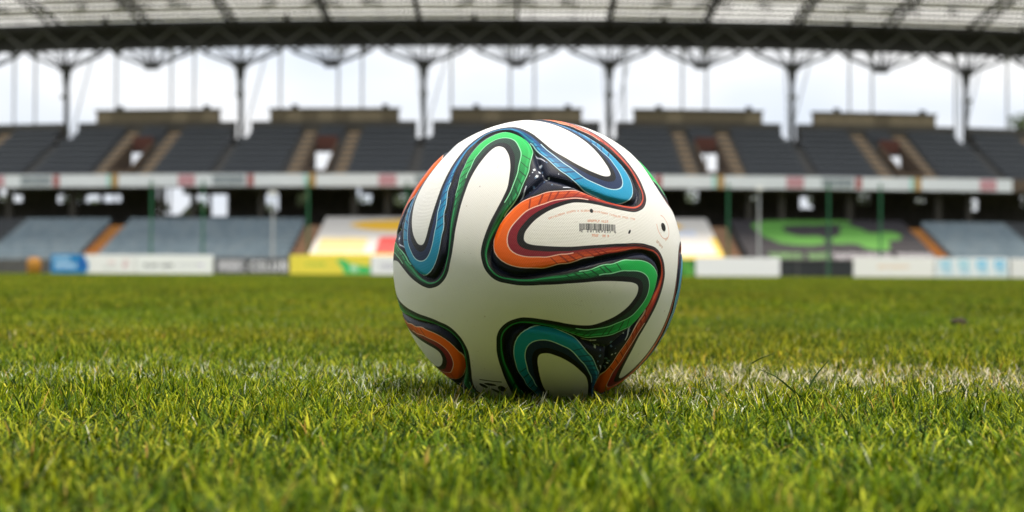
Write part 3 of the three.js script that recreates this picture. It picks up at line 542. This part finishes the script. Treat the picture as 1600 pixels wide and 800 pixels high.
// ---------------------------------------------------------------- the football: six propeller-shaped panels
{
  const D = Math.PI / 180, PX = 9.6, S = 1536;
  // quarter of a panel's white field (degrees from the panel centre, azimuth): from one arm tip over the waist to the next
  const whiteQuarter = [[64, 72.5], [63.3, 69.8], [61.2, 67.3], [58.7, 65], [54.2, 62], [50, 60], [45, 58], [41, 57.7], [36, 58.2], [31, 59.3], [25.5, 60], [22.3, 60], [19.5, 59], [16.9, 55], [14.6, 46.8], [13.6, 31.5], [14.6, 19.5], [16.9, 11], [19.5, 5], [23.5, 0.2], [27.5, -2.5], [31, -4.5], [36.8, -6.8], [41, -8.2], [47.8, -10], [53, -11.7], [58, -13.5], [61.5, -14.9], [63.4, -16.2], [64, -17.5]];
  const flat = ([t, p]) => [t * Math.cos(p * D), t * Math.sin(p * D)];
  // dense smooth closed outline with quarter parameter u
  const outline = [];
  {
    const q = whiteQuarter.slice(0, -1).map(flat), N = 160;
    const all = []; for (let k = 0; k < 4; k++) { const a = -k * Math.PI / 2, c = Math.cos(a), s = Math.sin(a); for (const [x, y] of q) all.push(V(x * c - y * s, x * s + y * c, 0)); }
    const curve = new THREE.CatmullRomCurve3(all, true, 'centripetal'); curve.arcLengthDivisions = 2000;
    const P = curve.getSpacedPoints(N * 4);
    for (let i = 0; i < N * 4; i++) { const a = P[(i + N * 4 - 1) % (N * 4)], b = P[(i + 1) % (N * 4)], tx = b.x - a.x, ty = b.y - a.y, l = Math.hypot(tx, ty); outline.push({ x: P[i].x, y: P[i].y, nx: -ty / l, ny: tx / l, u: (i % N) / N }); }
    // normals must point outward
    const o = outline[0]; if (o.nx * o.x + o.ny * o.y < 0) for (const p of outline) { p.nx *= -1; p.ny *= -1; }
    // even out the normals so that offsets stay smooth
    for (let pass = 0; pass < 3; pass++) { const c = outline.map((p) => [p.nx, p.ny]); const n = c.length; outline.forEach((p, i) => { let x = 0, y = 0; for (let d = -3; d <= 3; d++) { x += c[(i + d + n) % n][0]; y += c[(i + d + n) % n][1]; } const l = Math.hypot(x, y); p.nx = x / l; p.ny = y / l; }); }
  }
  const table = [[0, 2.4, 3.6, 5.3], [0.08, 2.2, 3.0, 5.1], [0.15, 1.7, 1.6, 4.5], [0.22, 1.4, 0.5, 3.6], [0.3, 1.2, 0, 2.3], [0.4, 1.2, 0, 1.2], [0.47, 1.15, 0, 0.75], [0.55, 1.15, 0, 0.75], [0.63, 1.1, 0, 1.1], [0.72, 1.0, 0, 2.3], [0.8, 1.2, 0.2, 3.1], [0.87, 1.7, 1.2, 3.8], [0.93, 2.1, 2.5, 4.6], [1, 2.4, 3.6, 5.3]];
  const widths = (u) => { let i = 0; while (i < table.length - 2 && table[i + 1][0] < u) i++; const a = table[i], b = table[i + 1], t = THREE.MathUtils.smoothstep((u - a[0]) / (b[0] - a[0]), 0, 1); return [1, 2, 3].map((k) => a[k] + (b[k] - a[k]) * t); };
  const off = (p, d) => [S / 2 + (p.x + p.nx * d) * PX, S / 2 - (p.y + p.ny * d) * PX];
  const mixc = (a, b, t) => `rgb(${a.map((v, i) => Math.round(v + (b[i] - v) * t)).join(',')})`;
  function panelPrint(scheme, marks, seed) {
    return canvasTexture(S, S, (c) => {
      const r = rng(seed), n = outline.length;
      c.fillStyle = '#0e1730'; c.fillRect(0, 0, S, S);
      for (let k = 0; k < 4; k++) for (let i = 0; i < 34; i++) {           // pale specks near the four corners
        const th = 54 + (r() - 0.5) * 20, ph = (45 + k * 90 + (r() - 0.5) * 22) * D, x = S / 2 + th * Math.cos(ph) * PX, y = S / 2 - th * Math.sin(ph) * PX, s = 2.4 + r() * 4.2;
        c.fillStyle = r() > 0.55 ? '#dfe6ef' : '#5d7a9e'; c.save(); c.translate(x, y); c.rotate(r() * 3); c.fillRect(-s, -s * 0.45, 2 * s, 0.9 * s); c.fillRect(-s * 0.45, -s, 0.9 * s, 2 * s); c.restore();
      }
      const layer = (d0, d1, colour) => {
        for (let i = 0; i < n; i++) {
          const a = outline[i], b = outline[(i + 1) % n], ub = i % 160 === 159 ? 1 : b.u, A = widths(a.u), B = widths(ub);
          const q = [off(a, d0(A)), off(a, d1(A)), off(b, d1(B)), off(b, d0(B))];
          if (Math.abs(d1(A) - d0(A)) < 0.02 && Math.abs(d1(B) - d0(B)) < 0.02) continue;
          c.fillStyle = c.strokeStyle = colour(a.u); c.lineWidth = 1.2; c.beginPath(); q.forEach(([x, y], j) => (j ? c.lineTo(x, y) : c.moveTo(x, y))); c.closePath(); c.fill(); c.stroke();
        }
      };
      const tip = (u) => 1 - THREE.MathUtils.smoothstep(Math.min(u, 1 - u), 0.03, 0.27);     // 1 round the arm tip
      const total = (w) => w[0] + w[1] + w[2];
      layer((w) => total(w), (w) => total(w) + 1.0, () => '#06070c');
      layer((w) => w[0] + w[1], total, (u) => mixc(scheme.flank, scheme.tip, tip(u)));
      // a bright thread along the outer edge of the flanks and a deep one inside
      layer((w) => w[0] + w[1] + w[2] * 0.62, (w) => w[0] + w[1] + w[2] * 0.80, (u) => mixc(scheme.thread, scheme.tip, tip(u)));
      layer((w) => w[0] + w[1], (w) => w[0] + w[1] + w[2] * 0.2, (u) => mixc(scheme.deep, scheme.tip, tip(u)));
      c.lineCap = 'round';
      for (const [u0, u1, slant] of [[0.1, 0.27, 4], [0.76, 0.93, -4]]) for (let k = 0; k < 4; k++) for (let u = u0; u < u1; u += 0.0215 + r() * 0.006) {
        const i = Math.round(u * 160) + k * 160, p = outline[i], p2 = outline[(i + slant + n) % n], w = widths(p.u);
        c.strokeStyle = `rgba(${scheme.hatch.join(',')},0.8)`; c.lineWidth = 3 + r() * 3.5; c.beginPath(); c.moveTo(...off(p, w[0] + w[1] + w[2] * 0.12)); c.lineTo(...off(p2, w[0] + w[1] + w[2] * (0.7 + r() * 0.25))); c.stroke();
      }
      layer((w) => w[0], (w) => w[0] + w[1], () => `rgb(${scheme.inner.join(',')})`);
      layer(() => -0.15, (w) => w[0], () => '#06070b');
      c.lineJoin = 'round';
      const thin = (d, ok, col, lw) => { for (let i = 0; i < n; i++) { const a = outline[i], b = outline[(i + 1) % n]; if (!ok(a.u)) continue; c.strokeStyle = col; c.lineWidth = lw; c.beginPath(); c.moveTo(...off(a, d(widths(a.u)))); c.lineTo(...off(b, d(widths(i % 160 === 159 ? 1 : b.u)))); c.stroke(); } };
      const pale = `rgb(${scheme.pale.join(',')})`;
      thin((w) => w[0] + w[1], (u) => u < 0.26 || u > 0.84, pale, 4);
      thin(total, (u) => u < 0.30 || u > 0.78, pale, 3.4);
      thin((w) => total(w) + 1.6, (u) => u > 0.2 && u < 0.31, '#cfd3e2', 4.5);
      thin((w) => w[0] * 0.55, (u) => u > 0.36 && u < 0.66, `rgb(${scheme.flank.map((v) => Math.round(v * 0.55)).join(',')})`, 2.5);
      c.fillStyle = '#efeeeb'; c.beginPath(); outline.forEach((p, i) => { const q = off(p, 0); i ? c.lineTo(...q) : c.moveTo(...q); }); c.closePath(); c.fill();
      // scuffs and grains of soil on the white
      c.save(); c.clip();
      for (let i = 0; i < 900; i++) { const x = r() * S, y = r() * S, s = 0.6 + r() * r() * r() * 4.5; c.fillStyle = `rgba(${110 + r() * 40},${100 + r() * 30},${80 + r() * 30},${0.12 + r() * 0.3})`; c.beginPath(); c.ellipse(x, y, s, s * (0.5 + r() * 0.6), r() * 3, 0, 7); c.fill(); }
      for (let i = 0; i < 26; i++) { const x = r() * S, y = r() * S; c.strokeStyle = 'rgba(120,110,95,0.16)'; c.lineWidth = 1 + r() * 2; c.beginPath(); c.moveTo(x, y); c.lineTo(x + (r() - 0.5) * 60, y + (r() - 0.5) * 60); c.stroke(); }
      c.restore();
      marks?.(c, r);
    });
  }
  const P = (x, y) => [S / 2 + x * PX, S / 2 - y * PX];
  const tinyText = (c, r, a, b, h, col, gap = 0.75) => { // a line of very small print between two points
    const A = P(...a), B = P(...b), L = Math.hypot(B[0] - A[0], B[1] - A[1]), hh = h * PX; c.save(); c.translate(...A); c.rotate(Math.atan2(B[1] - A[1], B[0] - A[0])); c.fillStyle = col;
    for (let x = 0; x < L; x += hh * gap) { if (r() < 0.12) continue; c.fillRect(x, -hh / 2, hh * 0.16, hh); if (r() > 0.35) c.fillRect(x + hh * 0.38, -hh / 2, hh * 0.16, hh * (0.5 + 0.5 * r())); c.fillRect(x, -hh / 2 + hh * 0.42 * Math.floor(r() * 3), hh * 0.5, hh * 0.16); } c.restore();
  };
  const barcode = (c, r) => {
    const A = P(15.42, 40.77), B = P(9.07, 28.17), E2 = P(12.67, 42.33);
    const ax = (B[0] - A[0]), ay = (B[1] - A[1]), bx = (E2[0] - A[0]), by = (E2[1] - A[1]);
    c.fillStyle = '#24262a'; let t = 0; while (t < 1) { const w = 0.006 + r() * 0.016; const full = (t < 0.03 || t > 0.94 || Math.abs(t - 0.5) < 0.02) ? 1 : 0.82; c.beginPath(); c.moveTo(A[0] + ax * t, A[1] + ay * t); c.lineTo(A[0] + ax * (t + w), A[1] + ay * (t + w)); c.lineTo(A[0] + ax * (t + w) + bx * full, A[1] + ay * (t + w) + by * full); c.lineTo(A[0] + ax * t + bx * full, A[1] + ay * t + by * full); c.fill(); t += w + 0.005 + r() * 0.016; }
    tinyText(c, r, [12.6, 41.6], [6.4, 29.2], 1.1, '#303236', 1.0);
    tinyText(c, r, [14.93, 37.44], [11.24, 30.25], 0.9, '#d47850'); tinyText(c, r, [9.24, 38.76], [6.29, 32.9], 0.9, '#d47850');
    const arc = [[22.61, 49.29], [21.9, 44.8], [20.85, 40.18], [18.7, 35.8], [16.01, 31.49], [11.63, 25.82], [7.85, 18.74]]; for (let i = 0; i < arc.length - 1; i++) tinyText(c, r, arc[i], arc[i + 1], 0.8, '#d99a80');
    c.fillStyle = '#1d1e22'; let q = P(17.7, 33.95); c.beginPath(); c.ellipse(q[0], q[1], 8, 6, 0.5, 0, 7); c.fill(); q = P(4.46, 23.7); c.beginPath(); c.ellipse(q[0], q[1], 9, 4, 1, 0, 7); c.fill();
    q = P(0.05, 3.44); c.strokeStyle = '#d9a08a'; c.lineWidth = 3; c.beginPath(); c.arc(q[0], q[1], 44, 0.4, 5.2); c.stroke();
    tinyText(c, r, [-3.2, 11.3], [-6.4, 9.0], 1.2, '#b58a72'); tinyText(c, r, [-4.51, 5.2], [-4.51, 3.0], 0.9, '#c99c86');
  };
  const logo = (c, r) => {
    c.strokeStyle = '#17181c'; c.lineWidth = 5; c.beginPath(); c.moveTo(...P(-14.65, -31.03)); c.lineTo(...P(-5.98, -34.15)); c.stroke();
    c.fillStyle = '#17181c'; for (const [x, y, a, b, t] of [[-16.2, -35, 18, 12, 0.9], [-12.0, -34.6, 26, 8, 0.35], [-8.7, -38.2, 16, 20, 0.6], [-12.6, -39.4, 22, 9, 1.1]]) { const q = P(x, y); c.beginPath(); c.ellipse(q[0], q[1], a, b, t, 0, 7); c.fill(); }
  };
  const GREEN = { tip: [24, 186, 84], flank: [12, 92, 50], thread: [44, 158, 92], deep: [8, 62, 36], hatch: [6, 66, 36], inner: [14, 52, 36], pale: [150, 226, 176] };
  const ORANGE = { tip: [250, 104, 8], flank: [168, 50, 30], thread: [206, 88, 54], deep: [120, 28, 34], hatch: [132, 34, 18], inner: [138, 20, 38], pale: [248, 206, 190] };
  const BLUE = { tip: [12, 150, 196], flank: [14, 88, 146], thread: [58, 158, 200], deep: [18, 56, 104], hatch: [12, 60, 104], inner: [20, 44, 84], pale: [190, 226, 236] };
  const bump = (() => {                                            // fine hexagonal grain of the cover
    const n = 64, h = Math.round(n * 1.732), data = new Uint8Array(n * h * 4);
    for (let j = 0; j < h; j++) for (let i = 0; i < n; i++) {
      const x = i / n, y = j / h * 1.732; let d = 9; for (const [cx, cy] of [[0, 0], [1, 0], [0.5, 0.866], [0, 1.732], [1, 1.732]]) d = Math.min(d, Math.hypot(x - cx, y - cy));
      const v = 255 * (1 - THREE.MathUtils.smoothstep(d, 0.25, 0.55)); data.set([v, v, v, 255], (j * n + i) * 4);
    }
    const t = new THREE.DataTexture(data, n, h); t.wrapS = t.wrapT = THREE.RepeatWrapping; t.magFilter = THREE.LinearFilter; t.repeat.set(250, 250 / 1.732); t.needsUpdate = true; return t;
  })();
  const cover = (map) => new THREE.MeshPhysicalMaterial({ map, roughness: 0.38, specularIntensity: 0.45, bumpMap: bump, bumpScale: 0.00018 });

  // seam: first half of one edge from a corner to the edge's middle, the other half is its half-turn
  const half = [[54.74, 45], [48, 46.5], [42, 49], [36.4, 51.3], [32, 52.8], [27.3, 52.8], [22.2, 51], [18.8, 46.5], [17.5, 38], [17.5, 32], [18.6, 22], [20.8, 14], [24, 9.5], [29, 6], [38.5, 1.6], [45, 0]];
  const dir = ([t, p]) => V(Math.cos(t * D), Math.sin(t * D) * Math.cos(p * D), Math.sin(t * D) * Math.sin(p * D));   // x is the panel's axis
  const edgePts = half.map(dir); for (let i = half.length - 2; i >= 0; i--) { const v = edgePts[i]; edgePts.push(V(v.y, v.x, -v.z)); }
  const edgeCurve = new THREE.CatmullRomCurve3(edgePts, false, 'centripetal'); edgeCurve.arcLengthDivisions = 1200;
  const EN = 260, edge = edgeCurve.getSpacedPoints(EN).map((v) => v.normalize());
  const toFlat = (v) => { const t = Math.acos(THREE.MathUtils.clamp(v.x, -1, 1)) / D, a = Math.atan2(v.z, v.y); return [t * Math.cos(a), t * Math.sin(a)]; };
  const fromFlat = ([x, y]) => { const t = Math.hypot(x, y) * D, a = Math.atan2(y, x); return V(Math.cos(t), Math.sin(t) * Math.cos(a), Math.sin(t) * Math.sin(a)); };
  const spin = (v, k) => { const [c, s] = [[1, 0], [0, 1], [-1, 0], [0, -1]][((k % 4) + 4) % 4]; return V(v.x, v.y * c - v.z * s, v.y * s + v.z * c); };
  let iWaist = 0, iTip = 0; edge.forEach((v, i) => { if (v.x > edge[iWaist].x) iWaist = i; if (v.x < edge[iTip].x) iTip = i; });
  const boundary = []; for (let k = 0; k < 4; k++) for (let i = 0; i < EN; i++) boundary.push(spin(edge[i], -k));
  // arm: one flank runs from this edge's waist on to the tip, the other from the next edge's waist back over the corner to the tip
  const flankA = edge.slice(iWaist, iTip + 1).map(toFlat);
  const nextEdge = edge.map((v) => spin(v, -1));
  const flankB = [...nextEdge.slice(0, iWaist + 1)].reverse().concat(edge.slice(iTip, EN).reverse()).map(toFlat);
  const along = (pts) => { const c = new THREE.CatmullRomCurve3(pts.map(([x, y]) => V(x, y, 0)), false, 'centripetal'); c.arcLengthDivisions = 1500; return (t) => { const p = c.getPointAt(t); return [p.x, p.y]; }; };
  const fa = along(flankA), fb = along(flankB);
  const ROWS = 130, COLS = 40, cs = []; for (let i = 0; i <= COLS; i++) { const t = i / COLS; cs.push(t - 0.9 * Math.sin(2 * Math.PI * t) / (2 * Math.PI)); }
  const pts = [], idx = [];
  for (let k = 0; k < 4; k++) {
    const start = pts.length, a = -k * Math.PI / 2, ca = Math.cos(a), sa = Math.sin(a);
    for (let j = 0; j <= ROWS; j++) { const t = 1 - (1 - j / ROWS) ** 1.25, A = fa(Math.min(t, 1)), B = fb(Math.min(t, 1)); for (let i = 0; i <= COLS; i++) { const x = A[0] + (B[0] - A[0]) * cs[i], y = A[1] + (B[1] - A[1]) * cs[i]; pts.push([x * ca - y * sa, x * sa + y * ca]); } }
    for (let j = 0; j < ROWS; j++) for (let i = 0; i < COLS; i++) { const q = start + j * (COLS + 1) + i; idx.push(q, q + 1, q + COLS + 2, q, q + COLS + 2, q + COLS + 1); }
  }
  { // square between the four waists
    const w = [0, 1, 2, 3].map((k) => toFlat(spin(edge[iWaist], -k))), start = pts.length;
    for (let j = 0; j <= COLS; j++) for (let i = 0; i <= COLS; i++) { const u = cs[i], v = cs[j], q = [0, 1].map((d) => (w[0][d] * (1 - u) + w[1][d] * u) * (1 - v) + (w[3][d] * (1 - u) + w[2][d] * u) * v); pts.push(q); }
    for (let j = 0; j < COLS; j++) for (let i = 0; i < COLS; i++) { const q = start + j * (COLS + 1) + i; idx.push(q, q + 1, q + COLS + 2, q, q + COLS + 2, q + COLS + 1); }
  }
  const dirs = pts.map(fromFlat), pos = [], nor = [], uv = [];
  const depth = (v) => { let best = -1; for (const b of boundary) { const d = v.x * b.x + v.y * b.y + v.z * b.z; if (d > best) best = d; } const dist = Math.acos(Math.min(1, best)) * BALL_R; return 0.0026 * Math.exp(-((dist / 0.0018) ** 2)) + 0.0004 * Math.exp(-((dist / 0.004) ** 2)); };
  dirs.forEach((v, i) => { const q = BALL_R - depth(v); pos.push(v.x * q, v.y * q, v.z * q); uv.push(0.5 + pts[i][0] / 160, 0.5 + pts[i][1] / 160); });
  // wind every face outward
  for (let i = 0; i < idx.length; i += 3) { const A = dirs[idx[i]], B = dirs[idx[i + 1]], C = dirs[idx[i + 2]]; const n = B.clone().sub(A).cross(C.clone().sub(A)); if (n.dot(A) < 0) { const t = idx[i + 1]; idx[i + 1] = idx[i + 2]; idx[i + 2] = t; } }
  const panelGeo = new THREE.BufferGeometry(); panelGeo.setAttribute('position', new THREE.Float32BufferAttribute(pos, 3)); panelGeo.setAttribute('uv', new THREE.Float32BufferAttribute(uv, 2)); panelGeo.setIndex(idx); panelGeo.computeVertexNormals();

  const ball = thing('football', 'white football with swirling green, orange and blue ribbons standing on the grass', 'football'); ball.position.copy(ballCentre);
  // axes of the three visible panels, as the ball lies
  const F = [[-0.43702, -0.24776, 0.86465], [0.83019, 0.2588, 0.49376], [-0.3461, 0.93362, 0.09258]].map((a) => V(...a).applyQuaternion(camera.quaternion).normalize());
  const neg = (v) => v.clone().negate();
  const panels = [[F[0], F[1], F[2], GREEN, logo], [F[1], F[2], F[0], ORANGE, barcode], [F[2], F[0], F[1], BLUE, null], [neg(F[0]), F[1], neg(F[2]), GREEN, null], [neg(F[1]), F[2], neg(F[0]), ORANGE, null], [neg(F[2]), F[0], neg(F[1]), BLUE, null]];
  const plain = new Map();
  panels.forEach(([a, b, c, scheme, marks], i) => {
    const m = marks ? cover(panelPrint(scheme, marks, 900 + i)) : (plain.get(scheme) ?? cover(panelPrint(scheme, null, 900 + i)));
    if (!marks) plain.set(scheme, m);
    const p = part('panel', panelGeo, m, ball); p.userData.label = `panel edged with ${scheme === GREEN ? 'green' : scheme === ORANGE ? 'orange' : 'blue'} ribbon`;
    p.quaternion.setFromRotationMatrix(new THREE.Matrix4().makeBasis(a, b, c));
    if (marks === barcode) {
      const v = part('valve', new THREE.CylinderGeometry(0.0030, 0.0030, 0.0012, 24), std(0x08080a, 0.9), p), n = fromFlat([0.05, 3.44]);
      v.position.copy(n).multiplyScalar(BALL_R - 0.0003); v.quaternion.setFromUnitVectors(V(0, 1, 0), n);
    }
  });
}
renderer.render(scene, camera);
